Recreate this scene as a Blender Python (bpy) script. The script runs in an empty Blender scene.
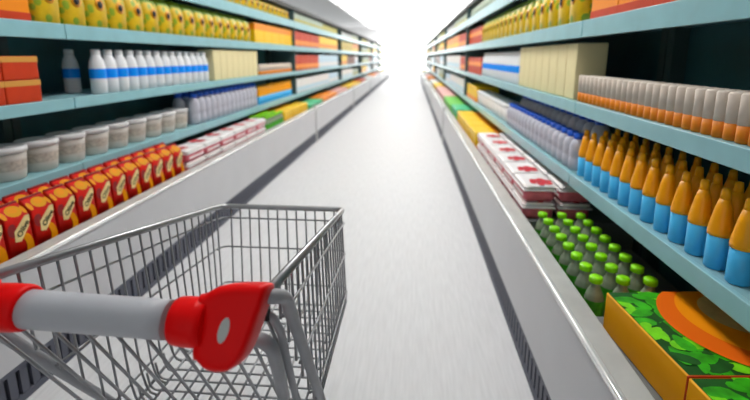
import bpy, bmesh, math, random
from mathutils import Vector, Matrix
random.seed(7)
S = bpy.context.scene
COL = S.collection
H = 1.4                      # eye height of the photograph

# ------------------------------------------------------------------ materials
def mat(name, rgb, rough=0.5, metal=0.0, var=0.0, scale=20.0, spec=0.3, emit=None, coat=0.0, trans=0.0, bump=0.0, stretch=None):
    m = bpy.data.materials.new(name); m.use_nodes = True
    nt = m.node_tree; b = nt.nodes['Principled BSDF']
    b.inputs['Base Color'].default_value = (*rgb, 1)
    b.inputs['Roughness'].default_value = rough
    b.inputs['Metallic'].default_value = metal
    b.inputs['Specular IOR Level'].default_value = spec
    b.inputs['Coat Weight'].default_value = coat*.35
    b.inputs['Transmission Weight'].default_value = trans
    if emit:
        b.inputs['Emission Color'].default_value = (*rgb, 1)
        b.inputs['Emission Strength'].default_value = emit
    if var or bump:
        tc = nt.nodes.new('ShaderNodeTexCoord'); n = nt.nodes.new('ShaderNodeTexNoise')
        n.inputs['Scale'].default_value = scale; n.inputs['Detail'].default_value = 4
        if stretch:
            mp = nt.nodes.new('ShaderNodeMapping'); mp.inputs['Scale'].default_value = stretch
            nt.links.new(tc.outputs['Object'], mp.inputs['Vector']); nt.links.new(mp.outputs['Vector'], n.inputs['Vector'])
        else:
            nt.links.new(tc.outputs['Object'], n.inputs['Vector'])
        if var:
            r = nt.nodes.new('ShaderNodeValToRGB')
            r.color_ramp.elements[0].position = 0.3; r.color_ramp.elements[1].position = 0.7
            r.color_ramp.elements[0].color = (*[max(0, c*(1-var)) for c in rgb], 1)
            r.color_ramp.elements[1].color = (*[min(1, c*(1+var)) for c in rgb], 1)
            nt.links.new(n.outputs['Fac'], r.inputs['Fac']); nt.links.new(r.outputs['Color'], b.inputs['Base Color'])
        if bump:
            bp = nt.nodes.new('ShaderNodeBump'); bp.inputs['Strength'].default_value = bump; bp.inputs['Distance'].default_value = 0.002
            nt.links.new(n.outputs['Fac'], bp.inputs['Height']); nt.links.new(bp.outputs['Normal'], b.inputs['Normal'])
    return m

M = {}
def D(key, *a, **k): M[key] = mat(key, *a, **k)
D('floor', (.62, .62, .63), .55, var=.06, scale=5, stretch=(14, 1.2, 1), spec=.35)
D('ceiling', (.86, .86, .86), .9, var=.02, scale=2)
D('wall', (.88, .88, .88), .9, var=.02, scale=2)
D('lamp_glow', (1, .99, .97), .5, emit=14.0)
D('lamp_frame', (.8, .8, .8), .4)
D('ceiling_glow', (1, .99, .98), .5, emit=2.4)  # emission of the panels added to turn the far ceiling white
D('end_glow', (1, 1, 1), .5, emit=3.0)  # emission of the pane added to brighten the aisle end
D('shelf_teal', (.25, .46, .50), .4, var=.05, scale=6)
D('rail_teal', (.27, .52, .57), .3, var=.06, scale=8, coat=.3)
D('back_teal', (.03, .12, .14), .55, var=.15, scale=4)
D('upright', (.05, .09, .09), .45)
D('header', (.07, .072, .07), .6, var=.05)
D('freezer', (.56, .56, .58), .35, var=.03, scale=3, coat=.1)
D('rim', (.47, .47, .45), .4, var=.08, scale=9)
D('lip', (.95, .95, .94), .15, metal=.55)
D('deck', (.16, .17, .17), .6)
D('grille', (.095, .10, .13), .5)
D('dark', (.015, .017, .02), .6)
D('post', (.52, .52, .52), .4)
D('wire', (.34, .345, .36), .3, metal=.75, var=.05, scale=30)
D('rim_steel', (.42, .425, .435), .32, metal=.7, var=.06, scale=25)
D('grey_plastic', (.36, .365, .39), .45, var=.05)
D('grip_white', (.52, .53, .57), .4, var=.02, coat=.2)
D('red_plastic', (.92, .003, .004), .36, spec=.12)
D('oval_grey', (.55, .57, .55), .4)
D('black_rubber', (.02, .02, .02), .7)
D('white', (.80, .80, .81), .4)
D('cup', (.60, .55, .50), .5, var=.08, scale=12)
D('cup_band', (.52, .45, .38), .5, var=.25, scale=60)
D('cup_lid', (.70, .68, .68), .35, coat=.2)
D('milk', (.80, .80, .82), .35, coat=.3)
D('blue_band', (.0, .30, 1.0), .35, coat=.3)
D('blue_cap', (.02, .12, .68), .35)
D('lavender', (.50, .50, .57), .35, var=.08, scale=14, coat=.2)
D('sky_blue', (.06, .46, .84), .35, coat=.3)
D('orange_cone', (1.0, .40, .002), .35, coat=.3)
D('orange_tip', (1.0, .44, .004), .3)
D('bag_red', (.62, .008, .003), .42, var=.35, scale=9, spec=.2)
D('bag_dark', (.26, .010, .010), .4)
D('bag_orange', (.78, .27, .001), .5, spec=.1)
D('bag_yellow', (.70, .30, .001), .5, spec=.1)
D('bag_cream', (.80, .60, .26), .4, var=.10, scale=18)
D('ink', (.05, .06, .025), .5)
D('tray_pink', (.80, .17, .22), .35, var=.22, scale=14, coat=.3)
D('tray_dark', (.32, .05, .03), .35, var=.4, scale=22)
D('tray_lid', (.84, .80, .79), .4)
D('strip_white', (.86, .80, .80), .4)
D('berry', (.60, .012, .025), .35, var=.35, scale=45)
D('green_cap', (.29, .84, .004), .3, coat=.3)
D('bottle_clear', (.28, .34, .24), .2, var=.12, scale=30, coat=.6)
D('green_label', (.08, .46, .03), .4, var=.5, scale=28)
D('box_orange', (1.0, .42, .004), .45, var=.06, scale=8, spec=.3)
D('box_edge', (.55, .05, .01), .5)
D('leaf', (.04, .42, .008), .4, var=.4, scale=25)
D('leaf_light', (.20, .72, .01), .4, var=.2, scale=25)
D('leaf_dark', (.010, .09, .008), .5, var=.3, scale=25)
D('plate_red', (.88, .15, .006), .35)
D('plate_orange', (1.0, .32, .004), .35, coat=.3)
D('soup', (.72, .52, .20), .4, var=.25, scale=12)
D('beige', (.78, .68, .38), .55, var=.04, scale=6)
D('box_red', (.58, .040, .004), .45, var=.1, scale=7)
D('box_tan', (.68, .32, .06), .45)
D('pouch_yellow', (.68, .43, .006), .4, var=.25, scale=11)
def spotted(m, rgb, scale, size):
    nt = m.node_tree; b = nt.nodes['Principled BSDF']; src = b.inputs['Base Color'].links[0].from_socket
    tc = nt.nodes.new('ShaderNodeTexCoord'); v = nt.nodes.new('ShaderNodeTexVoronoi'); v.inputs['Scale'].default_value = scale
    lt = nt.nodes.new('ShaderNodeMath'); lt.operation = 'LESS_THAN'; lt.inputs[1].default_value = size
    mx = nt.nodes.new('ShaderNodeMixRGB'); mx.inputs['Color2'].default_value = (*rgb, 1)
    nt.links.new(tc.outputs['Object'], v.inputs['Vector']); nt.links.new(v.outputs['Distance'], lt.inputs[0])
    nt.links.new(lt.outputs[0], mx.inputs['Fac']); nt.links.new(src, mx.inputs['Color1']); nt.links.new(mx.outputs['Color'], b.inputs['Base Color'])
spotted(M['pouch_yellow'], (.25, .36, .02), 17, .36)
D('pouch_green', (.22, .36, .02), .4, var=.2, scale=11)
D('pouch_orange', (.75, .30, .01), .4)
D('tube_tan', (.72, .62, .53), .45, var=.05)
D('tube_orange', (.74, .22, .01), .45, var=.1)
D('c_orange', (.92, .27, .003), .4); D('c_yellow', (.92, .56, .004), .4); D('c_green', (.16, .56, .06), .4)
D('c_mint', (.06, .52, .24), .4); D('c_pink', (.80, .42, .38), .4); D('c_white', (.78, .74, .72), .4)
D('c_pale', (.50, .66, .76), .4); D('c_olive', (.42, .38, .05), .45, var=.15); D('c_sage', (.36, .44, .34), .45)
D('c_brown', (.22, .08, .05), .45); D('c_grey', (.45, .46, .44), .45)

# ------------------------------------------------------------------ mesh builder
class MB:
    def __init__(s): s.bm = bmesh.new(); s.mats = []
    def mi(s, m):
        if m not in s.mats: s.mats.append(m)
        return s.mats.index(m)
    def _fin(s, faces, m, smooth=False):
        i = s.mi(m)
        for f in faces: f.material_index = i; f.smooth = smooth
    def box(s, x0, x1, y0, y1, z0, z1, m, bev=0.0, seg=2):
        r = bmesh.ops.create_cube(s.bm, size=1)
        vs = r['verts']
        for v in vs: v.co = Vector(((x0+x1)/2 + v.co.x*(x1-x0), (y0+y1)/2 + v.co.y*(y1-y0), (z0+z1)/2 + v.co.z*(z1-z0)))
        fs = list({f for v in vs for f in v.link_faces})
        s._fin(fs, m)
        if bev:
            es = list({e for v in vs for e in v.link_edges})
            r = bmesh.ops.bevel(s.bm, geom=es, offset=bev, segments=seg, affect='EDGES', profile=.5)
            s._fin([f for f in r['faces']], m, True)
        return s
    def lathe(s, prof, m, seg=20, c=(0, 0, 0), mats=None, cap=True):
        rings = []
        for r, z in prof:
            rings.append([s.bm.verts.new((c[0]+r*math.cos(2*math.pi*k/seg), c[1]+r*math.sin(2*math.pi*k/seg), c[2]+z)) for k in range(seg)])
        for j in range(len(rings)-1):
            mm = mats[j] if mats else m
            fs = [s.bm.faces.new((rings[j][k], rings[j][(k+1) % seg], rings[j+1][(k+1) % seg], rings[j+1][k])) for k in range(seg)]
            s._fin(fs, mm, True)
        if cap:
            s._fin([s.bm.faces.new(list(reversed(rings[0])))], mats[0] if mats else m)
            s._fin([s.bm.faces.new(rings[-1])], mats[-1] if mats else m)
        return s
    def tube(s, pts, r, m, seg=6, flat=1.0):
        pts = [Vector(p) for p in pts]; rings = []
        n = len(pts); up = None
        for i, p in enumerate(pts):
            t = (pts[min(i+1, n-1)] - pts[max(i-1, 0)]).normalized()
            if up is None:
                a = Vector((0, 0, 1)) if abs(t.z) < .9 else Vector((1, 0, 0))
                up = (a - t*a.dot(t)).normalized()
            else:
                up = (up - t*up.dot(t)).normalized()
            sd = t.cross(up)
            rings.append([s.bm.verts.new(p + (up*math.cos(2*math.pi*k/seg)*flat + sd*math.sin(2*math.pi*k/seg))*r) for k in range(seg)])
        for j in range(n-1):
            fs = [s.bm.faces.new((rings[j][k], rings[j][(k+1) % seg], rings[j+1][(k+1) % seg], rings[j+1][k])) for k in range(seg)]
            s._fin(fs, m, True)
        s._fin([s.bm.faces.new(list(reversed(rings[0]))), s.bm.faces.new(rings[-1])], m)
        return s
    def poly(s, pts, m):
        s._fin([s.bm.faces.new([s.bm.verts.new(p) for p in pts])], m); return s
    def prism(s, pts, off, m, bev=0.0, seg=3):
        off = Vector(off)
        a = [s.bm.verts.new(Vector(p)) for p in pts]; b = [s.bm.verts.new(Vector(p)+off) for p in pts]
        n = len(pts)
        fs = [s.bm.faces.new(a), s.bm.faces.new(list(reversed(b)))]
        fs += [s.bm.faces.new((a[(i+1) % n], a[i], b[i], b[(i+1) % n])) for i in range(n)]
        s._fin(fs, m, False)
        for f in fs[2:]: f.smooth = True
        if bev:
            es = [e for e in set(fs[0].edges) | set(fs[1].edges)]
            r = bmesh.ops.bevel(s.bm, geom=es, offset=bev, segments=seg, affect='EDGES', profile=.5)
            s._fin(r['faces'], m, True)
        return s
    def mesh(s, name):
        bmesh.ops.recalc_face_normals(s.bm, faces=s.bm.faces)
        me = bpy.data.meshes.new(name); s.bm.to_mesh(me); s.bm.free()
        for m in s.mats: me.materials.append(M[m])
        return me

def fillet(pts, r, n=5):
    pts = [Vector(p) for p in pts]; out = [pts[0]]
    for i in range(1, len(pts)-1):
        a, b, c = pts[i-1], pts[i], pts[i+1]
        d1, d2 = (a-b), (c-b); q = min(r, d1.length*.45, d2.length*.45)
        p, e = b+d1.normalized()*q, b+d2.normalized()*q
        for k in range(n+1):
            t = k/n; out.append(p*(1-t)**2 + b*2*t*(1-t) + e*t*t)
    out.append(pts[-1]); return out

def link(name, me, parent=None, loc=None, rot=None):
    o = bpy.data.objects.new(name, me); COL.objects.link(o)
    if parent: o.parent = parent
    if loc: o.location = loc
    if rot: o.rotation_euler = rot
    return o
def tag(o, label, cat, group=None):
    o['label'] = label; o['category'] = cat
    if group: o['group'] = group
    return o
def struct(name, mb):
    o = link(name, mb.mesh(name)); o['kind'] = 'structure'; return o

ONES = ['', 'first', 'second', 'third', 'fourth', 'fifth', 'sixth', 'seventh', 'eighth', 'ninth', 'tenth', 'eleventh', 'twelfth', 'thirteenth',
        'fourteenth', 'fifteenth', 'sixteenth', 'seventeenth', 'eighteenth', 'nineteenth', 'twentieth']
def ordn(n):
    if n <= 20: return ONES[n]
    t, u = divmod(n, 10); w = {2: 'twent', 3: 'thirt', 4: 'fort'}[t]
    return w+'ieth' if u == 0 else w+'y-'+ONES[u]

# a product kind: (name, category, [(part name, mesh, label or None, [sub-parts])], first mesh may stand alone)
class Kind:
    def __init__(s, name, cat, parts): s.name, s.cat, s.parts = name, cat, parts
    def put(s, loc, rotz, label, group):
        loc = (loc[0], loc[1], loc[2]+.0012)
        if len(s.parts) == 1:
            o = link(s.name, s.parts[0][1], None, loc, (0, 0, rotz))
        else:
            o = link(s.name, None, None, loc, (0, 0, rotz))
            for pn, me, sub in s.parts:
                c = link(pn, me, o)
                for sn, sm in sub: link(sn, sm, c)
        return tag(o, label, s.cat, group)

# ------------------------------------------------------------------ setting
struct('floor', MB().box(-7, 7, -4, 36, -.1, 0, 'floor'))
struct('ceiling', MB().box(-7, 7, -4, 36, 3.6, 3.7, 'ceiling'))
struct('wall_back', MB().box(-7, 7, 34, 34.2, 0, 3.6, 'wall'))

# ceiling lamps above the near aisle, then added glow panels whitening the far ceiling
XC = -.2
def lamp_meshes(w, l, glow):
    f = MB().box(-w, w, -l, -l+.04, -.06, 0, 'lamp_frame').box(-w, w, l-.04, l, -.06, 0, 'lamp_frame') \
        .box(-w, -w+.04, -l+.04, l-.04, -.06, 0, 'lamp_frame').box(w-.04, w, -l+.04, l-.04, -.06, 0, 'lamp_frame').mesh('lamp_frame')
    return f, MB().box(-w+.04, w-.04, -l+.04, l-.04, -.045, -.02, glow).mesh('lamp_diffuser')
near_lamp, glow_panel = lamp_meshes(.42, 1.0, 'lamp_glow'), lamp_meshes(3.0, 1.15, 'ceiling_glow')
for k in range(5):
    o = link('ceiling_light', None, None, (XC, 2.6 + 2.8*k, 3.6))
    link('frame', near_lamp[0], o); link('diffuser', near_lamp[1], o)
    tag(o, f'narrow white ceiling lamp above the near aisle, {ordn(k+1)} from the camera end', 'ceiling lamp', 'narrow ceiling lamps')
for k in range(7):  # not known fixtures: added so the far ceiling and floor come out white
    o = link('ceiling_light', None, None, (XC, 17.4 + 2.5*k, 3.6))
    link('frame', glow_panel[0], o); link('diffuser', glow_panel[1], o)
    tag(o, f'added glow panel whitening the far ceiling, {ordn(k+1)} from its near end', 'ceiling lamp', 'added glow panels')
# added glowing pane with a frame, brightening the far end of the aisle
wn = MB().box(-2.6, 2.2, 33.9, 33.94, .15, 3.45, 'end_glow')
o = struct('glow_pane_1', wn)
fr = MB().box(-2.7, 2.3, 33.88, 33.99, 3.45, 3.52, 'white').box(-2.7, 2.3, 33.88, 33.99, .08, .15, 'white').box(-2.7, -2.6, 33.88, 33.99, .15, 3.45, 'white').box(2.2, 2.3, 33.88, 33.99, .15, 3.45, 'white')
link('glow_pane_frame', fr.mesh('glow_pane_frame'), o)

# ------------------------------------------------------------------ gondola shelving and freezers
ZA, ZB, ZC, ZD = .797, 1.172, 1.573, 1.962       # tops of the four shelves
THK = {ZA: .062, ZB: .058, ZC: .078, ZD: .10}
SH = {'left': -1.896, 'right': .842}             # shelf front edges
LIP = {'left': -1.578, 'right': .528}
SG = {'left': -1, 'right': 1}
J = [-2.43, 2.27, 6.97, 11.67, 16.37, 21.07, 25.77, 30.5]
BAYN = ['nearest', 'second', 'third', 'fourth', 'fifth', 'sixth', 'farthest']
def bx(mb, side, x0, u0, u1, y0, y1, z0, z1, m, bev=0):
    a, b = x0 + SG[side]*u0, x0 + SG[side]*u1
    return mb.box(min(a, b), max(a, b), y0, y1, z0, z1, m, bev)
for side in ('left', 'right'):
    X = SH[side]; sg = SG[side]
    for i in range(7):
        y0, y1 = J[i]+.003, J[i+1]-.003; ym = (y0+y1)/2
        o = link('shelf_unit', None, None, (X, ym, 0))
        tag(o, f'teal steel shelving bay with four shelves on the {side}, {BAYN[i]} bay along the aisle', 'shelving', f'shelving bays on the {side}')
        def part(n, mb, p=o):
            me = mb.mesh(n)
            for v in me.vertices: v.co -= Vector((X, ym, 0))
            return link(n, me, p)
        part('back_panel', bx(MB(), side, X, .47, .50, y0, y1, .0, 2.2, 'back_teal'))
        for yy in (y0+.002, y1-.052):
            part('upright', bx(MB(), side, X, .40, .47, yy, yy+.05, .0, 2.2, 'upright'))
        for z in (ZA, ZB, ZC, ZD):
            sh = part('shelf', bx(MB(), side, X, .012, .47, y0, y1, z-.035, z, 'shelf_teal'))
            me = bx(MB(), side, X, -.006, .012, y0, y1, z-THK[z], z+.004, 'rail_teal', .003).mesh('price_rail')
            for v in me.vertices: v.co -= Vector((X, ym, 0))
            link('price_rail', me, sh)
        if i >= 2:
            part('partition', bx(MB(), side, X, -.004, .40, y0+.004, y0+.030, ZA-.06, 2.139, 'upright'))
        part('header', bx(MB(), side, X, .0, .5, y0, y1, 2.14, 2.2, 'header', .004))
    # freezers
    FJ = [-2.43, 6.97, 11.67, 16.37, 21.07, 25.77, 30.5]
    X = LIP[side]
    for i in range(6):
        y0, y1 = FJ[i]+.004, FJ[i+1]-.004; ym = (y0+y1)/2
        o = link('freezer_chest', None, None, (X, ym, 0))
        tag(o, f'low light grey open freezer chest on the {side}, ' + ['nearest and longest one', 'second', 'third', 'fourth', 'fifth', 'farthest'][i], 'freezer', f'freezer chests on the {side}')
        def part(n, mb, p=o):
            me = mb.mesh(n)
            for v in me.vertices: v.co -= Vector((X, ym, 0))
            return link(n, me, p)
        b = MB()
        bx(b, side, X, 0, .03, y0, y1, .168, .566, 'freezer'); bx(b, side, X, .03, .30, y0, y1, .168, .2, 'freezer')
        part('front_panel', b)
        part('rim', bx(MB(), side, X, .012, .085, y0, y1, .545, .570, 'rim', .004))
        part('lip', bx(MB(), side, X, -.008, .012, y0, y1, .556, .577, 'lip', .005))
        part('inner_wall', bx(MB(), side, X, .07, .085, y0, y1, .2, .545, 'deck'))
        g = MB(); bx(g, side, X, .02, .03, y0, y1, .0, .168, 'dark')
        bx(g, side, X, .0, .02, y0, y1, .148, .168, 'grille'); bx(g, side, X, .0, .02, y0, y1, .0, .03, 'grille')
        yy = y0
        while yy < y1-.03:
            bx(g, side, X, .004, .02, yy, min(yy+.034, y1), .03, .148, 'grille'); yy += .052
        part('toe_grille', g)
        d = MB()
        if i == 0:
            bands = [(y0, 3.02, .5), (3.02, 4.88, .5), (4.88, 5.62, .45), (5.62, y1, .5)] if side == 'left' else [(y0, 1.435, .5), (1.435, 2.33, .355), (2.33, y1, .5)]
        else: bands = [(y0, y1, .45)]
        for a, c, z in bands: bx(d, side, X, .086, .700, a, c, .2, z, 'deck')
        part('display_deck', d)
        if i > 0:
            part('joint_post', bx(MB(), side, X, -.016, .03, y0-.004, y0+.05, .0, .62, 'post', .004))

# ------------------------------------------------------------------ product kinds
def rnd_poly(cx, cy, rx, ry, n=14, j=0.0, seed=0):
    rr = random.Random(seed)
    return [(cx+rx*math.cos(2*math.pi*k/n)*(1+rr.uniform(-j, j)), cy+ry*math.sin(2*math.pi*k/n)*(1+rr.uniform(-j, j))) for k in range(n)]

# tub with lid
tub = MB().lathe([(.076, 0), (.080, .004), (.085, .05), (.090, .10), (.094, .14)], 'cup', 28, mats=['cup', 'cup', 'cup_band', 'cup', 'cup']).mesh('tub')
tub_lid = MB().lathe([(.095, .136), (.099, .138), (.099, .158), (.095, .165), (.086, .167), (.083, .162), (.02, .163), (.001, .163)], 'cup_lid', 28).mesh('lid')
K_tub = Kind('ice_cream_tub', 'tub', [('tub', tub, []), ('lid', tub_lid, [])])
wtub = MB().lathe([(.075, 0), (.08, .004), (.092, .14)], 'c_white', 24).mesh('tub')
wlid = MB().lathe([(.094, .138), (.097, .14), (.097, .162), (.09, .168), (.001, .168)], 'white', 24).mesh('lid')
K_wtub = Kind('ice_cream_tub', 'tub', [('tub', wtub, []), ('lid', wlid, [])])
# milk bottle: shaped white body, blue band, cap
mk_b = MB().lathe([(.040, 0), (.046, .006), (.046, .095), (.046, .155), (.046, .165), (.040, .20), (.031, .225), (.024, .243)], 'milk', 20).mesh('bottle_body')
mk_l = MB().lathe([(.0468, .095), (.0468, .155)], 'blue_band', 20, cap=False).mesh('label_band')
mk_c = MB().lathe([(.0255, .240), (.0265, .243), (.0265, .268), (.022, .274), (.001, .274)], 'white', 16).mesh('cap')
K_milk = Kind('milk_bottle', 'bottle', [('bottle_body', mk_b, []), ('label_band', mk_l, []), ('cap', mk_c, [])])
# water bottle, lavender grey with blue cap
def water(h, r):
    b = MB().lathe([(r*.85, 0), (r, .006), (r, h*.30), (r*.93, h*.34), (r, h*.38), (r, h*.66), (r*.8, h*.78), (r*.45, h*.86)], 'lavender', 18).mesh('bottle_body')
    c = MB().lathe([(r*.62, h*.85), (r*.64, h*.86), (r*.64, h*.98), (r*.5, h), (.001, h)], 'blue_cap', 16).mesh('cap')
    return Kind('water_bottle', 'bottle', [('bottle_body', b, []), ('cap', c, [])])
K_wat, K_wat2 = water(.285, .052), water(.20, .045)
# squeeze bottle: blue body, orange cone
sq_b = MB().lathe([(.026, 0), (.0288, .004), (.0288, .105)], 'sky_blue', 24).mesh('bottle_body')
sq_c = MB().lathe([(.0302, .100), (.0312, .110), (.0295, .126), (.0212, .175), (.0135, .207)], 'orange_cone', 24).mesh('cone_top')
sq_t = MB().lathe([(.013, .206), (.012, .224), (.010, .237), (.001, .240)], 'orange_tip', 16).mesh('nozzle_cap')
K_sq = Kind('squeeze_bottle', 'bottle', [('bottle_body', sq_b, []), ('cone_top', sq_c, [('nozzle_cap', sq_t)])])
# green capped bottle
gb_b = MB().lathe([(.029, 0), (.034, .006), (.034, .05), (.032, .06), (.034, .07), (.034, .165), (.027, .190), (.0185, .208), (.0165, .215), (.0165, .232)], 'bottle_clear', 20).mesh('bottle_body')
gb_l = MB().lathe([(.0346, .072), (.0346, .164)], 'green_label', 20, cap=False).mesh('label_band')
gb_c = MB().lathe([(.0225, .228), (.0235, .230), (.0235, .246), (.021, .250), (.001, .250)], 'green_cap', 18).mesh('cap')
K_gb = Kind('juice_bottle', 'bottle', [('bottle_body', gb_b, []), ('label_band', gb_l, []), ('cap', gb_c, [])])

# red pouch with fruit and a word on a ribbon; front faces +X (local), base at z = 0
BW, BD, BH, BR = .0585, .088, .215, .268
body = MB()
prof = [(BD/2+.004, 0), (BD/2-.006, BH), (-.012, BR), (-.020, BR), (-BD/2, BH-.02), (-BD/2, 0)]
body.prism([(x, -BW, z) for x, z in prof], (0, 2*BW, 0), 'bag_red', .005, 2)
body.box(-.022, -.008, -BW*.96, BW*.96, BR-.010, BR+.004, 'bag_dark', .003)
bag_body = body.mesh('pouch_body')
fx = lambda z: BD/2 + .004 - .010*z/BH + .0010
art = MB()
F = lambda ps, m, e=0: art.poly([(fx(z)+e, y, z) for y, z in ps], m)
F([(-.030, .112), (-.002, .106), (.046, .160), (.056, .186), (.056, .212), (.034, .212), (.012, .192), (-.026, .158)], 'bag_cream', .0008)  # diagonal ribbon
cres = [(.003+.052*math.cos(a), .076+.066*math.sin(a)) for a in [math.radians(t) for t in range(-80, 81, 16)]]
cres += [(-.004+.024*math.cos(a), .082+.040*math.sin(a)) for a in [math.radians(t) for t in range(80, -81, -16)]]
F([(y, z) for y, z in cres], 'bag_orange', .0004)
F(rnd_poly(.026, .022, .022, .020, 14, .1, 3), 'bag_yellow', .0010)
F(rnd_poly(-.035, .165, .020, .030, 12, .12, 5), 'bag_dark', .0002)
# yellow fruit on the sloping top
def slope_pt(y, t, e=.002):
    x = (BD/2-.006) + (-.012-(BD/2-.006))*t; z = BH + (BR-BH)*t
    return (x+e*.75, y, z+e*.65)
art.poly([slope_pt(.006+.036*math.cos(a), .44+.40*math.sin(a)) for a in [2*math.pi*k/16 for k in range(16)]], 'bag_yellow')
art.poly([slope_pt(.004+.022*math.cos(a), .50+.22*math.sin(a), .003) for a in [2*math.pi*k/12 for k in range(12)]], 'bag_orange')
art.poly([slope_pt(-.048+.012*math.cos(a), .35+.3*math.sin(a)) for a in [2*math.pi*k/10 for k in range(10)]], 'bag_orange')
art.poly([slope_pt(.049+.010*math.cos(a), .35+.3*math.sin(a)) for a in [2*math.pi*k/10 for k in range(10)]], 'bag_orange')
bag_art = art.mesh('printed_label')
cu = bpy.data.curves.new('lettering', 'FONT'); cu.body = 'Olive'; cu.size = .036; cu.align_x = 'CENTER'; cu.align_y = 'CENTER'; cu.offset = .0008
to = bpy.data.objects.new('lettering_source', cu); COL.objects.link(to)
bpy.context.view_layer.update()
letter = bpy.data.meshes.new_from_object(to.evaluated_get(bpy.context.evaluated_depsgraph_get()))
bpy.data.objects.remove(to); bpy.data.curves.remove(cu)
RT = Matrix(((0, 0, 1, 0), (1, 0, 0, 0), (0, 1, 0, 0), (0, 0, 0, 1))) @ Matrix.Rotation(math.radians(43), 4, 'Z') @ Matrix.Scale(1.0, 4)
for v in letter.vertices: v.co = RT @ v.co
for v in letter.vertices:
    v.co.y += .016; v.co.z += .158; v.co.x = fx(v.co.z) + .0022
letter.materials.clear(); letter.materials.append(M['ink']); letter.name = 'lettering'
K_bag = Kind('juice_pouch', 'pouch', [('pouch_body', bag_body, []), ('printed_label', bag_art, [('lettering', letter)])])

# strawberry tray: local front = +X, long axis Y
def tray(wx, wy, h, TY):
    b = MB().box(-wx/2+.008, wx/2-.008, -wy/2+.006, wy/2-.006, 0, h*.72, 'tray_pink', .026, 4).mesh('tray_body')
    l = MB().box(-wx/2, wx/2, -wy/2, wy/2, h*.66, h*.74, 'strip_white', .003).box(-wx/2+.006, wx/2-.006, -wy/2+.005, wy/2-.005, h*.74, h, 'tray_lid', .020, 4).mesh('lid')
    s = MB().box(wx/2-.008, wx/2-.0065, -wy/2+.03, wy/2-.03, h*.26, h*.42, 'strip_white').mesh('paper_band')
    be = MB()
    rr = random.Random(4)
    for cx, cy, r in [(0, 0, .036), (-.03, .02, .030), (.03, -.012, .030), (-.012, -.035, .026), (.045, .02, .020), (-.045, -.012, .022), (.01, .038, .024)]:
        be.poly([(-wx*.12+cx*wx/.18+p[0]*.9, TY*wy*.20+cy*1.2+p[1]*1.0, h+.0012+rr.uniform(0, .0016)) for p in rnd_poly(0, 0, r, r*1.1, 12, .16, rr.random())], 'berry')
    pb = be.mesh('printed_fruit')
    return Kind('berry_tray', 'food tray', [('tray_body', b, []), ('lid', l, [('printed_fruit', pb)]), ('paper_band', s, [])])
K_trayR, K_trayL = tray(.185, .282, .096, 1), tray(.20, .292, .096, -1)

# boxes and pouches for the shelves
def carton(w, d, h, col, band=None, bz=(.0, .3), name='carton', cat='box'):
    m = MB().box(-d/2, d/2, -w/2, w/2, 0, h, col, min(.006, h*.05)).mesh('carton_body')
    parts = [('carton_body', m, [])]
    if band:
        parts.append(('label_band', MB().box(-d/2-.0015, d/2+.0015, -w/2-.0015, w/2+.0015, h*bz[0], h*bz[1], band, .001).mesh('label_band'), []))
    return Kind(name, cat, parts)
def pouch(w, d, h, col, edge, dot):
    m = MB()
    rows = []
    for z, dd, ww in [(0, .9, .94), (.02, 1, 1), (.45, 1.06, 1), (.8, .8, .98), (.94, .25, .96), (1, .12, .97)]:
        ring = [(math.cos(a), math.sin(a)) for a in [2*math.pi*k/16 for k in range(16)]]
        rows.append([m.bm.verts.new((math.copysign(abs(c)**.7, c)*d/2*dd, math.copysign(abs(s_)**.55, s_)*w/2*ww, z*h)) for c, s_ in ring])
    for j in range(len(rows)-1):
        fs = [m.bm.faces.new((rows[j][k], rows[j][(k+1) % 16], rows[j+1][(k+1) % 16], rows[j+1][k])) for k in range(16)]
        m._fin(fs, edge if j in (3, 4) else col, True)
    m._fin([m.bm.faces.new(list(reversed(rows[0])))], col); m._fin([m.bm.faces.new(rows[-1])], edge)
    parts = [('pouch_body', m.mesh('pouch_body'), [])]
    if dot:
        q = MB(); xx = d/2*1.075
        q.lathe([(w*.20, 0), (w*.20, .004), (.001, .0045)], 'pouch_orange', 16).lathe([(w*.12, .0046), (w*.12, .007), (.001, .0075)], 'dark', 14)
        me = q.mesh('printed_emblem'); me.transform(Matrix.Translation((xx-.004, 0, h*.52)) @ Matrix.Rotation(math.pi/2, 4, 'Y'))
        parts += [('printed_emblem', me, [])]
    return Kind('snack_pouch', 'pouch', parts)

K_beige = carton(.148, .16, .30, 'beige')
K_redbox = carton(.20, .28, .115, 'box_red', 'box_tan', (.74, .98))
K_pouch = pouch(.182, .12, .27, 'pouch_yellow', 'pouch_green', True)
K_pouch2 = pouch(.182, .12, .16, 'pouch_yellow', 'c_olive', True)
tb = MB().lathe([(.020, 0), (.022, .003), (.022, .050)], 'tube_orange', 14).mesh('tube_body')
tt = MB().lathe([(.0225, .048), (.0225, .128), (.018, .134), (.001, .134)], 'tube_tan', 14).mesh('sleeve_top')
K_tube = Kind('snack_tube', 'tube', [('tube_body', tb, []), ('sleeve_top', tt, [])])
K_yelbox = carton(.33, .30, .24, 'c_yellow', 'c_orange', (.66, .985))
K_orbox = carton(.28, .30, .27, 'c_orange', 'box_red', (.0, .16))

ROT = {'left': 0.0, 'right': math.pi}
def run(kind, side, x, z, ys, what, place, group, row=''):
    """one row of look-alikes standing side by side, counted from the camera end"""
    n = len(ys)
    for i, y in enumerate(ys):
        if n == 1: lab = f'{what} {place}{row}'
        else:
            w = 'nearest' if i == 0 else ('farthest' if i == n-1 else ordn(i+1))
            lab = f'{what} {place}{row}, {w} of its row' if w in ('nearest', 'farthest') else f'{what} {place}{row}, {w} from the near end'
        kind.put((x, y, z), ROT[side], lab, group)
def seq(a, step, n): return [a+step*i for i in range(n)]

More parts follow.
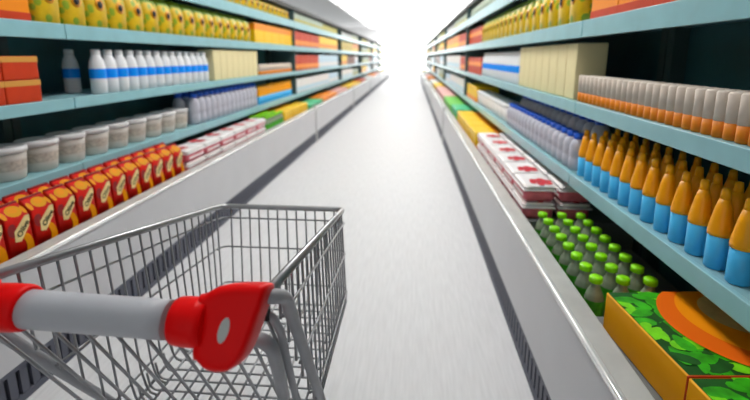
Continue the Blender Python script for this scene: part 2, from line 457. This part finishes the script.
# ---------- left side
run(K_bag, 'left', -1.735, .5, seq(1.50, .131, 12), 'red juice pouch', 'in the left freezer front row', 'red juice pouches in the left freezer')
run(K_bag, 'left', -1.835, .5, seq(1.52, .131, 12), 'red juice pouch', 'in the left freezer back row', 'red juice pouches in the left freezer')
for lv, zz, nm in ((0, .5, 'lower'), (1, .601, 'upper')):
    run(K_trayL, 'left', -1.785, zz, seq(3.205, .302, 6), 'pink berry tray', f'in left freezer, {nm} layer' , 'berry trays in the left freezer')
run(K_trayL, 'left', -1.995, .5, seq(3.205, .302, 6), 'pink berry tray', 'in left freezer behind the stack', 'berry trays in the left freezer')
for r, x in enumerate((-1.72, -1.815, -1.91)):
    run(K_gb, 'left', x, .45, seq(4.96, .094, 7), 'green capped bottle', 'in left freezer', 'green bottles in the left freezer', [' front row', ' middle row', ' back row'][r])
K_fyel = carton(.42, .2, .17, 'c_yellow', 'c_orange', (.0, .25))
run(K_fyel, 'left', -1.80, .5, seq(5.85, .44, 3), 'yellow frozen food box', 'in left freezer', 'yellow boxes in the left freezer')
K_forg = carton(.42, .18, .15, 'c_orange', 'c_yellow', (.3, .6))
run(K_forg, 'left', -2.0, .5, seq(5.85, .44, 3), 'orange frozen food box', 'in left freezer behind yellow boxes', 'orange boxes in the left freezer')
run(K_tub, 'left', -2.02, ZA, seq(1.925, .2, 9), 'beige lidded tub', 'on the left lowest shelf', 'lidded tubs on the left')
run(K_wat, 'left', -1.975, ZA, seq(3.75, .114, 14), 'blue capped grey bottle', 'on left lowest shelf front row', 'grey bottles on the left')
run(K_wat, 'left', -2.085, ZA, seq(3.70, .114, 14), 'blue capped grey bottle', 'on left lowest shelf back row', 'grey bottles on the left')
run(K_sq, 'left', -1.965, ZA, seq(5.42, .096, 16), 'orange topped blue bottle', 'on left lowest shelf', 'orange topped bottles on the left')
for lv in (0, 1):
    run(K_redbox, 'left', -2.06, ZB+.1165*lv, seq(1.79, .204, 2), 'red box with tan band', 'on left second shelf, ' + ('upper layer', 'lower layer')[1-lv], 'red boxes on the left second shelf')
run(K_milk, 'left', -1.965, ZB, seq(2.575, .107, 14), 'white milk bottle', 'on left second shelf front row', 'milk bottles on the left')
K_milk.put((-2.18, 2.62, ZB), 0, 'white milk bottle standing alone in the shade behind the front row on left second shelf', 'milk bottles on the left')
run(K_beige, 'left', -2.0, ZB, seq(4.18, .151, 8), 'plain beige carton', 'on left second shelf', 'beige cartons on the left')
run(K_tube, 'left', -1.94, ZB, seq(5.42, .047, 31), 'tan topped orange tube', 'on left second shelf', 'snack tubes on the left')
run(K_orbox, 'left', -2.07, ZC, seq(1.67, .283, 2), 'orange box', 'on left third shelf', 'orange boxes on the left third shelf')
run(K_pouch, 'left', -1.98, ZC, seq(2.22, .189, 16), 'yellow pouch with dark dot', 'on left third shelf', 'yellow pouches on the left third shelf')
run(K_yelbox, 'left', -2.07, ZC, seq(5.43, .332, 5), 'yellow box with orange top', 'on left third shelf', 'yellow boxes on the left third shelf')
run(K_pouch2, 'left', -1.98, ZD, seq(3.9, .189, 16), 'yellow pouch', 'on left top shelf under the header', 'yellow pouches on the left top shelf')

# ---------- right side
run(K_sq, 'right', .892, ZA, seq(1.155, .090, 13), 'orange topped blue bottle', 'on right lowest shelf front row', 'orange topped bottles on the right')
run(K_sq, 'right', .975, ZA, seq(1.225, .090, 12), 'orange topped blue bottle', 'on right lowest shelf middle row', 'orange topped bottles on the right')
run(K_sq, 'right', 1.058, ZA, seq(1.19, .090, 13), 'orange topped blue bottle', 'on right lowest shelf back row', 'orange topped bottles on the right')
run(K_wat2, 'right', .905, ZA, seq(2.36, .0975, 17), 'short blue capped grey bottle', 'on right lowest shelf front row', 'grey bottles on the right')
run(K_wat, 'right', 1.03, ZA, seq(2.40, .112, 15), 'tall blue capped grey bottle', 'on right lowest shelf back row', 'grey bottles on the right')
run(K_wtub, 'right', .955, ZA, seq(4.14, .2, 9), 'white lidded tub', 'on right lowest shelf', 'lidded tubs on the right')
K_ylow = carton(.24, .3, .2, 'c_yellow', 'c_orange', (.0, .3))
run(K_ylow, 'right', 1.02, ZA, seq(6.02, .245, 4), 'yellow box with orange base', 'on right lowest shelf', 'yellow boxes on the right lowest shelf')
run(K_tube, 'right', .89, ZB, seq(1.16, .047, 26), 'tan topped orange tube', 'on right second shelf front row', 'snack tubes on the right')
run(K_tube, 'right', .938, ZB, seq(1.16, .047, 26), 'tan topped orange tube', 'on right second shelf back row', 'snack tubes on the right')
run(K_beige, 'right', .95, ZB, seq(2.48, .1525, 8), 'plain beige carton', 'on right second shelf', 'beige cartons on the right')
run(K_milk, 'right', .905, ZB, seq(3.72, .107, 17), 'white milk bottle', 'on right second shelf', 'milk bottles on the right')
K_redt = carton(.24, .28, .22, 'box_red', 'c_orange', (.5, .75))
run(K_redt, 'right', 1.0, ZB, seq(5.68, .246, 5), 'red box with orange band', 'on right second shelf', 'red boxes on the right second shelf')
run(K_orbox, 'right', 1.02, ZC, seq(1.28, .283, 4), 'orange box', 'on right third shelf', 'orange boxes on the right third shelf')
run(K_pouch, 'right', .925, ZC, seq(2.50, .189, 17), 'yellow pouch with dark dot', 'on right third shelf', 'yellow pouches on the right third shelf')
run(K_redt, 'right', 1.02, ZC, seq(5.82, .246, 5), 'red box with orange band', 'on right third shelf', 'red boxes on the right third shelf')
K_sage = pouch(.182, .12, .16, 'c_sage', 'pouch_green', False)
run(K_sage, 'right', .93, ZD, seq(3.3, .189, 19), 'pale green pouch', 'on right top shelf under the header', 'green pouches on the right top shelf')

# right freezer
for r, x in enumerate((.690, .786, .882)):
    run(K_gb, 'right', x, .355, seq(1.525, .0945, 8), 'green capped bottle', 'in right freezer', 'green bottles in the right freezer', [' front row', ' middle row', ' back row'][r])
for c, x, cn in ((0, .722, 'front'), (1, .918, 'back')):
    for lv in (0, 1):
        run(K_trayR, 'right', x, .5+.101*lv, seq(2.50, .292, 6), 'pink berry tray', f'in right freezer, {cn} column ' + ('lower layer', 'upper layer')[lv], 'berry trays in the right freezer')
run(K_fyel, 'right', .735, .5, seq(4.45, .44, 4), 'yellow frozen food box', 'in right freezer', 'yellow boxes in the right freezer')
run(K_forg, 'right', .93, .5, seq(4.45, .44, 4), 'orange frozen food box', 'in right freezer behind yellow boxes', 'orange boxes in the right freezer')
K_mint = carton(.34, .3, .16, 'c_mint', 'c_green', (.0, .4))
run(K_mint, 'right', .79, .5, seq(6.38, .35, 2), 'mint green frozen food box', 'in right freezer', 'mint boxes in the right freezer')

# big orange frozen-meal boxes with printed leaves and a plate of soup
def meal_box(L, Wd, h, seed):
    b = MB().box(0, Wd, -L/2, L/2, 0, h, 'box_orange', .004).mesh('box_body')
    rr = random.Random(seed)
    e = MB()
    for sy in (-1,):
        e.box(.0, Wd, sy*L/2-.0015, sy*L/2+.002, h-.0035, h+.0015, 'box_edge').box(-.0015, .002, sy*L/2-.0015, sy*L/2+.002, 0, h, 'box_edge')
    ed = e.mesh('box_seam')
    # leaves
    lf = MB()
    def clip(v, a, c): return max(a, min(c, v))
    z = h+.0010
    lf.poly([(.004, -L/2+.004, z), (Wd-.004, -L/2+.004, z), (Wd-.004, L/2-.004, z), (.004, L/2-.004, z)], 'leaf_dark')
    for k in range(130):
        cx, cy = rr.uniform(.008, Wd-.03), rr.uniform(-L/2+.012, L/2-.012)
        a = rr.uniform(0, 2*math.pi); l = rr.uniform(.024, .044); w = l*rr.uniform(.40, .58)
        z += .00002
        pts = []
        for q in range(12):
            t = 2*math.pi*q/12
            px, py = l*math.cos(t), w*math.sin(t)*(1-.35*math.cos(t))
            pts.append((clip(cx+px*math.cos(a)-py*math.sin(a), .004, Wd-.004), clip(cy+px*math.sin(a)+py*math.cos(a), -L/2+.003, L/2-.003)))
        lf.bm.faces.ensure_lookup_table()
        m = rr.choice(['leaf', 'leaf', 'leaf_light', 'leaf', 'leaf_dark', 'leaf_light'])
        try: lf.poly([(x, y, z) for x, y in pts], m)
        except ValueError: pass
    lfm = lf.mesh('printed_leaves')
    # plate: overlapping rings, cut at the box edge
    pl = MB()
    def ell(cx, cy, rx, ry, zz, m):
        ps = [(cx+rx*math.cos(2*math.pi*k/56), cy+ry*math.sin(2*math.pi*k/56)) for k in range(56)]
        ps = [(clip(x, .004, Wd-.004), clip(y, -L/2+.004, L/2-.004)) for x, y in ps]
        out = []
        for p_ in ps:
            if not out or (Vector(p_)-Vector(out[-1])).length > 1e-4: out.append(p_)
        pl.poly([(x, y, zz) for x, y in out], m)
    cx, cy = Wd*1.00, .0
    ell(cx, cy+.01, Wd*.74, L*.60, h+.0052, 'plate_red')
    ell(cx+.02, cy+.035, Wd*.60, L*.50, h+.0060, 'plate_orange')
    ell(cx-.01, cy+.06, Wd*.30, L*.27, h+.0066, 'soup')
    plm = pl.mesh('printed_plate')
    return Kind('frozen_meal_box', 'box', [('box_body', b, []), ('printed_leaves', lfm, []), ('printed_plate', plm, []), ('box_seam', ed, [])])
K_meal = meal_box(.385, .34, .13, 5)
o = K_meal.put((.672, 1.178, .5), math.radians(4.5), 'orange frozen meal box with printed green leaves, beside the green capped bottles in right freezer', 'orange meal boxes in the right freezer')
o = K_meal.put((.700, .790, .5), math.radians(4.5), 'orange frozen meal box nearest the camera in right freezer, cut by the photo edge', 'orange meal boxes in the right freezer')

# ---------- the far bays: boxes of changing colours, one mesh each
_ck = {}
def ck(w, d, h, col, band=None, kn='carton'):
    key = (round(w, 3), d, h, col, band, kn)
    if key not in _ck:
        m = MB().box(-d/2, d/2, -w/2, w/2, 0, h, col, .006)
        if band: m.box(-d/2-.002, d/2+.002, -w/2-.002, w/2+.002, h*.12, h*.42, band)
        _ck[key] = Kind(kn, 'box', [('carton_body', m.mesh('carton'), [])])
    return _ck[key]
CN = {'c_orange': 'orange', 'c_yellow': 'yellow', 'c_green': 'green', 'c_mint': 'mint green', 'c_pink': 'pink', 'c_white': 'white', 'c_pale': 'pale blue',
      'c_olive': 'olive', 'c_sage': 'sage green', 'c_brown': 'brown', 'c_grey': 'grey', 'box_red': 'red', 'pouch_yellow': 'mustard', 'beige': 'beige'}
LV = {'F': (None, .45, .20, 'freezer'), 'A': (0, ZA, .25, 'lowest shelf'), 'B': (0, ZB, .27, 'second shelf'), 'C': (0, ZC, .26, 'third shelf'), 'D': (0, ZD, .15, 'top shelf')}
PLAN = {
 'left': {
  'C': [('box_red', 2.0), ('c_yellow', 2.7), ('pouch_yellow', 2.5), ('c_orange', 2.2), ('c_sage', 2.6), ('c_olive', 2.1), ('c_yellow', 2.4), ('c_sage', 2.3), ('c_olive', 2.5), ('c_orange', 2.2)],
  'B': [('box_red', 1.9), ('c_pale', 2.8), ('c_yellow', 1.2), ('c_brown', 1.8), ('c_white', 2.4), ('c_sage', 2.3), ('c_brown', 2.3), ('c_pale', 2.4), ('c_grey', 2.2), ('c_sage', 2.5), ('beige', 1.7)],
  'A': [('c_white', 3.0), ('c_pale', 1.7), ('c_white', 2.4), ('c_sage', 2.3), ('c_yellow', 2.3), ('c_pale', 2.4), ('c_grey', 2.3), ('c_white', 2.4), ('c_sage', 2.4), ('c_pale', 2.2)],
  'D': [('c_sage', 2.4), ('c_olive', 2.3), ('c_grey', 2.3), ('c_sage', 2.4), ('c_olive', 2.3), ('c_grey', 2.4), ('c_sage', 4.7), ('c_olive', 4.7)],
  'F': [('c_mint', 1.05), ('c_orange', 1.6), ('c_pink', 2.0), ('c_yellow', 2.5), ('box_red', 2.2), ('c_white', 2.3), ('c_orange', 2.4), ('c_pink', 2.3), ('c_sage', 2.4), ('c_yellow', 2.4), ('c_white', 2.2)]},
 'right': {
  'C': [('box_red', 1.4), ('c_orange', 3.2), ('c_yellow', 2.4), ('c_olive', 2.3), ('c_orange', 2.4), ('c_sage', 2.3), ('c_olive', 2.4), ('c_yellow', 2.4), ('c_sage', 2.4), ('c_olive', 2.1)],
  'B': [('box_red', 1.0), ('c_white', 3.6), ('c_pale', 2.4), ('c_brown', 1.2), ('c_white', 2.4), ('c_pale', 2.3), ('c_sage', 2.3), ('c_brown', 1.2), ('c_grey', 2.3), ('c_pale', 2.3), ('c_sage', 2.1)],
  'A': [('c_white', 3.0), ('c_pale', 1.7), ('c_sage', 2.4), ('c_white', 2.3), ('c_yellow', 2.3), ('c_pale', 2.4), ('c_grey', 2.3), ('c_white', 2.4), ('c_sage', 2.4), ('c_pale', 2.2)],
  'D': [('c_sage', 2.4), ('c_grey', 2.3), ('c_olive', 2.3), ('c_sage', 2.4), ('c_grey', 2.3), ('c_olive', 2.4), ('c_sage', 4.7), ('c_grey', 4.7)],
  'F': [('c_green', 1.5), ('c_pink', 2.8), ('c_yellow', 2.0), ('c_white', 2.3), ('c_orange', 2.4), ('c_pink', 2.3), ('c_white', 2.3), ('c_sage', 2.4), ('c_yellow', 2.4), ('c_white', 2.2)]}}
BANDS = {'c_white': 'c_pale', 'c_pale': 'c_white', 'box_red': 'c_orange', 'c_yellow': 'c_orange', 'c_sage': 'c_olive', 'c_pink': 'c_white', 'c_orange': 'c_yellow'}
for side in ('left', 'right'):
    for lv, plan in PLAN[side].items():
        _, z, hh, nm = LV[lv]
        y = 7.06; seen = {}
        for col, length in plan:
            w = .42 if y < 12 else (.75 if y < 20 else 1.15)
            n = max(1, round(length/w)); w = length/n
            d = .26
            x = (LIP[side] + SG[side]*(.11+d/2)) if lv == 'F' else (SH[side] + SG[side]*(.035+d/2))
            h = round(hh*(.82+.18*((hash((len(col), round(length*10))) % 5)/4)), 3)
            k = ck(w-.008, d, h, col, BANDS.get(col), 'frozen_food_box' if lv == 'F' else 'carton')
            seen[col] = seen.get(col, 0)+1
            cn = CN[col]; q = ['', '', ' second block', ' third block', ' fourth block', ' fifth block'][seen[col]]
            tot = sum(1 for c_, _l in plan if c_ == col)
            if tot > 1 and seen[col] == 1: q = ' first block'
            ys = [y+w*(i+.5) for i in range(n)]
            # nothing straddles a bay joint
            ys = [v for v in ys if all(abs(v-j) > w/2+.03 for j in J)] or [y+w*.5]
            run(k, side, x, z, ys, f'distant {cn} box', (f'in the far {side} freezer' if lv == 'F' else f'on far {side} {nm}'), f'{cn} boxes far along the {side} {nm}', (',' + q) if q else '')
            y += length
            if y > 30.2: break

# ------------------------------------------------------------------ shopping cart
cart = link('shopping_cart', None, None, (-.52, 1.15, 0))
tag(cart, 'steel wire shopping cart with a red and white handle, standing in the aisle', 'shopping cart')
C0 = Vector((-.52, 1.15, 0))
def cpart(n, mb, parent=cart, label=None):
    me = mb.mesh(n)
    for v in me.vertices: v.co -= C0
    o = link(n, me, parent)
    if label: o['label'] = label
    return o
XL = lambda Y, t: (-.780 - .020*(1.65-Y)/.95)*(1-t) + (-.760)*t     # left wall x: t = 0 rim, 1 floor
XR = lambda Y, t: (-.270 + .020*(1.65-Y)/.95)*(1-t) + (-.247)*t
RZ = lambda Y: .790 + (1.65-Y)*.205
FZ = .43
YF = lambda t: 1.65 - .075*t          # front wall y at depth t
YB = lambda t, x=-.25: .70 + .33*t + .065*(x+.25)/.55      # rear plane, nearer on the left
wr = .0034
rimz = .0
top = MB()
rim_pts = fillet([(XL(.61, 0), .61, RZ(.61)), (XL(1.65, 0), 1.65, .79), (XR(1.65, 0), 1.65, .79), (XR(.66, 0), .66, RZ(.66))], .035, 5)
top.tube(rim_pts, .0098, 'rim_steel', 8, 1.1)
cpart('top_rim', top)
ZZ = lambda Y, t: RZ(Y)*(1-t) + FZ*t
LEV = (.135, .46, .86)
# left and right walls
for nm, XX, sgn in (('left_side_panel', XL, 1), ('right_side_panel', XR, -1)):
    w = MB()
    y = .750 if sgn < 0 else .7028
    k = 0
    xs_ = XX(1, .5); ys_ = YB(0, xs_)
    while y < 1.64:
        # rows behind the sloping rear plane stop at it
        tmax = 1.0 if y >= YB(1, xs_) else max(.05, (y-ys_)/.33)
        tmax = min(tmax, 1.0)
        yb = lambda t: y - .05*t*max(0, (y-1.2)/.45)
        n = 6
        pts = [(XX(y, t), yb(t), ZZ(y, t)) for t in [tmax*i/n for i in range(n+1)]]
        if tmax >= 1:   # bend into the floor
            pts = pts[:-1] + [(XX(y, 1)+sgn*.004, yb(1), FZ+.035), (XX(y, 1)+sgn*.016, yb(1), FZ+.010), (XX(y, 1)+sgn*.04, yb(1), FZ)]
        w.tube(pts, wr, 'wire', 6)
        y += .0472; k += 1
    for t in LEV:
        yb0 = YB(t, xs_)
        pts = [(XX(Y, t)-sgn*.006, Y, ZZ(Y, t)) for Y in [yb0 + (YF(t)-.03-yb0)*i/8 for i in range(9)]]
        w.tube(pts, wr*1.05, 'wire', 6)
    # lower edge rod
    w.tube([(XX(YB(1), 1), YB(1, xs_), FZ+.012), (XX(1.55, 1), YF(1)-.02, FZ+.012)], wr*1.4, 'wire', 6)
    cpart(nm, w)
# front wall
f = MB()
nv = 13
for i in range(1, nv):
    s_ = i/nv
    pts = []
    for t in (0, .2, .4, .6, .8, .93):
        xl, xr = XL(1.6, t), XR(1.6, t)
        pts.append((xl+(xr-xl)*s_, YF(t), .79*(1-t)+FZ*t))
    xl, xr = XL(1.6, 1), XR(1.6, 1)
    pts += [(xl+(xr-xl)*s_, YF(1)-.012, FZ+.006), (xl+(xr-xl)*s_, YF(1)-.035, FZ)]
    f.tube(pts, wr, 'wire', 6)
for t in LEV:
    z = .79*(1-t)+FZ*t
    p = fillet([(XL(1.5, t), YF(t)-.05, ZZ(YF(t)-.05, t)), (XL(1.6, t), YF(t)+.006, z), (XR(1.6, t), YF(t)+.006, z), (XR(1.5, t), YF(t)-.05, ZZ(YF(t)-.05, t))], .03, 5)
    f.tube(p, wr*1.05, 'wire', 6)
cpart('front_panel', f)
# floor grid
g = MB()
xl, xr = XL(1.3, 1), XR(1.3, 1)
n = 13
for i in range(1, n):
    x = xl+(xr-xl)*i/n
    g.tube([(x, YB(1, x), FZ+.006), (x, YF(1)-.03, FZ+.006)], wr, 'wire', 6)
y = YB(1, -.5)+.01
while y < 1.55:
    g.tube(fillet([(xl-.004, y, FZ+.055), (xl+.004, y, FZ), (xr-.004, y, FZ), (xr+.004, y, FZ+.055)], .03, 5), wr, 'wire', 6); y += .0435
cpart('floor_grid', g)
# rear gate hanging on the sloping rear plane
q = MB()
GP = lambda x, s_: (x, .625 + .21*(x+.80) + .27*s_, .925 - .485*s_)
for i in range(11):
    x = -.755 + i*.0475
    q.tube([GP(x, 0), GP(x, .5), GP(x, 1)], wr*1.15, 'wire', 6)
for s_ in (0, 1.0):
    q.tube([GP(-.77, s_), GP(-.265, s_)], wr*1.3, 'wire', 6)
cpart('rear_gate', q)
# handle: bar, white grip, red end housings, grey ovals
def hz(x): return .9760 - (x+.5187)*.0262
HY = .612
cpart('handle_grip', MB().tube([(-.655+.262*i/6*1.0, HY, hz(-.655+.262*i/6)) for i in range(7)], .0318, 'grip_white', 28), label='white plastic handle grip')
P0 = Vector((-.2873, .618, .9658)); aa = math.radians(25)
EX, EZ = Vector((1, 0, 0)), Vector((0, math.sin(aa), math.cos(aa))); EN = EX.cross(EZ)     # EN points to the shopper (-Y)
if EN.y > 0: EN = -EN
outline = [(-.058, .0385), (-.047, .0475), (-.030, .0585), (-.012, .0640), (.006, .0665), (.030, .0675), (.052, .0672), (.0575, .0600), (.0535, .0380), (.0480, .0180), (.0425, -.0026), (.0365, -.0230), (.029, -.0420),
           (.018, -.0575), (.004, -.0665), (-.010, -.0690), (-.024, -.0680), (-.036, -.0635), (-.047, -.0540), (-.055, -.0440)]
CXH = -.5187
def smooth_loop(ps, k=4):
    n = len(ps); out = []
    for i in range(n):
        p0, p1, p2, p3 = [Vector(ps[(i+d) % n]) for d in (-1, 0, 1, 2)]
        for q_ in range(k):
            t = q_/k
            out.append(.5*((2*p1) + (p2-p0)*t + (2*p0-5*p1+4*p2-p3)*t*t + (3*p1-p0-3*p2+p3)*t**3))
    return [(v.x, v.y) for v in out]
outline = smooth_loop(outline, 3)
for sd in (1, -1):
    mirror = lambda v: Vector((2*CXH - v.x - .045, v.y, v.z + .0075)) if sd < 0 else v
    back = lambda v: Vector((2*CXH - v.x, v.y - .065, v.z)) if sd < 0 else v
    hb = MB()
    lay = []
    ca, cb = sum(a for a, b in outline)/len(outline), sum(b for a, b in outline)/len(outline)
    for dep, sc in ((.0305, .70), (.0300, .80), (.0280, .885), (.0240, .945), (.0180, .982), (.0100, 1.0), (-.0150, 1.0), (-.0260, .975), (-.0330, .92), (-.0360, .82)):
        lay.append([hb.bm.verts.new(mirror(P0 + EX*(ca+(a-ca)*sc) + EZ*(cb+(b-cb)*sc) + EN*dep)) for a, b in outline])
    nn = len(outline)
    for j in range(len(lay)-1):
        hb._fin([hb.bm.faces.new((lay[j][k], lay[j][(k+1) % nn], lay[j+1][(k+1) % nn], lay[j+1][k])) for k in range(nn)], 'red_plastic', True)
    hb._fin([hb.bm.faces.new(lay[0]), hb.bm.faces.new(list(reversed(lay[-1])))], 'red_plastic', True)
    # cuff around the bar
    xs = [-.382, -.3805, -.375, -.363, -.345, -.325]; rs = [.0330, .0365, .0385, .0395, .0398, .0390]
    if sd < 0: xs = [x - .0590 for x in xs[:-1]] + xs[-1:]
    ring = []
    seg = 28
    for x, r in zip(xs, rs):
        ring.append([hb.bm.verts.new(mirror(Vector((x, HY + r*math.cos(2*math.pi*k/seg), hz(x) + r*math.sin(2*math.pi*k/seg))))) for k in range(seg)])
    for j in range(len(ring)-1):
        hb._fin([hb.bm.faces.new((ring[j][k], ring[j][(k+1) % seg], ring[j+1][(k+1) % seg], ring[j+1][k])) for k in range(seg)], 'red_plastic', True)
    hb._fin([hb.bm.faces.new(ring[0])], 'red_plastic'); hb._fin([hb.bm.faces.new(list(reversed(ring[-1])))], 'red_plastic')
    ho = cpart('handle_end', hb, label='red plastic end of the handle')
    ov = MB()
    ov.prism([mirror(P0 + EX*(-.003 + .0085*math.cos(t) + .0035*math.sin(t)) + EZ*(-.004 + .0195*math.sin(t)) + EN*.0312) for t in [2*math.pi*k/24 for k in range(24)]], -EN*.004, 'oval_grey', .0008, 2)
    cpart('oval_inset', ov, ho, label='pale grey oval inset')
    # grey arm from the handle end down the rear corner to the undercarriage
    arm = MB()
    pts = fillet([(-.262, .640, 1.004), (-.226, .652, 1.000), (-.222, .695, .975), (-.238, 1.045, .43), (-.262, 1.06, .26), (-.27, 1.02, .17)], .03, 6)
    arm.tube([back(Vector(p)) for p in pts], .0125, 'grey_plastic', 12, 1.0)
    cpart('frame_upright', arm)
    if sd < 0: continue
    hg = MB()
    hg.tube([back(Vector(p)) for p in fillet([(-.318, .700, .876), (-.275, .700, .881), (-.257, .705, .864), (-.257, .730, .810), (-.265, .790, .679)], .02, 5)], .0165, 'grey_plastic', 12, .8)
    hg.tube([back(Vector(p)) for p in fillet([(-.276, .690, .943), (-.250, .700, .930), (-.243, .725, .880), (-.250, .775, .780), (-.256, .850, .621)], .02, 5)], .0085, 'grey_plastic', 10, 1.0)
    ho2 = cpart('hinge_bracket', hg)
    cpart('bolt', MB().tube([back(Vector((-.282, .690, .938))), back(Vector((-.252, .690, .938)))], .011, 'black_rubber', 10), ho2, label='dark hinge bolt')
# undercarriage and casters
u = MB()
u.tube(fillet([(-.72, .86, .17), (-.66, 1.28, .17), (-.38, 1.28, .17), (-.32, .86, .17)], .06, 6), .0115, 'rim_steel', 10)
u.tube([(-.77, 1.02, .17), (-.27, 1.02, .17)], .0105, 'rim_steel', 10)
cpart('undercarriage', u)
for x, y in ((-.72, .88), (-.32, .88), (-.63, 1.26), (-.41, 1.26)):
    fk = MB().box(x-.022, x-.017, y-.02, y+.02, .055, .15, 'rim_steel').box(x+.017, x+.022, y-.02, y+.02, .055, .15, 'rim_steel').box(x-.022, x+.022, y-.02, y+.02, .145, .165, 'rim_steel')
    fo = cpart('caster', fk)
    wl = MB().lathe([(.058, -.012), (.062, -.008), (.062, .008), (.058, .012)], 'black_rubber', 24).mesh('wheel')
    wl.transform(Matrix.Translation(Vector((x, y, .062))-C0) @ Matrix.Rotation(math.pi/2, 4, 'Y'))
    link('wheel', wl, fo)

# ------------------------------------------------------------------ world, camera
w = bpy.data.worlds.new('World'); S.world = w; w.use_nodes = True
bgn = w.node_tree.nodes['Background']; bgn.inputs['Color'].default_value = (1, 1, 1, 1); bgn.inputs['Strength'].default_value = .75
cam = bpy.data.cameras.new('Camera'); co = bpy.data.objects.new('Camera', cam); COL.objects.link(co); S.camera = co
cam.sensor_width = 36; cam.lens = 430/750*36; cam.shift_y = -60/750; cam.clip_start = .02
co.location = (0, 0, H)
co.rotation_euler = (math.radians(90-10.92), 0, math.radians(4.83))
cam.dof.use_dof = True; cam.dof.focus_distance = 1.08; cam.dof.aperture_fstop = 2.0
S.view_settings.view_transform = 'Standard'; S.view_settings.look = 'None'; S.view_settings.gamma = 1; S.view_settings.use_curve_mapping = False
S.view_settings.exposure = 0.0
S.cycles.use_denoising = True
S.cycles.max_bounces = 8
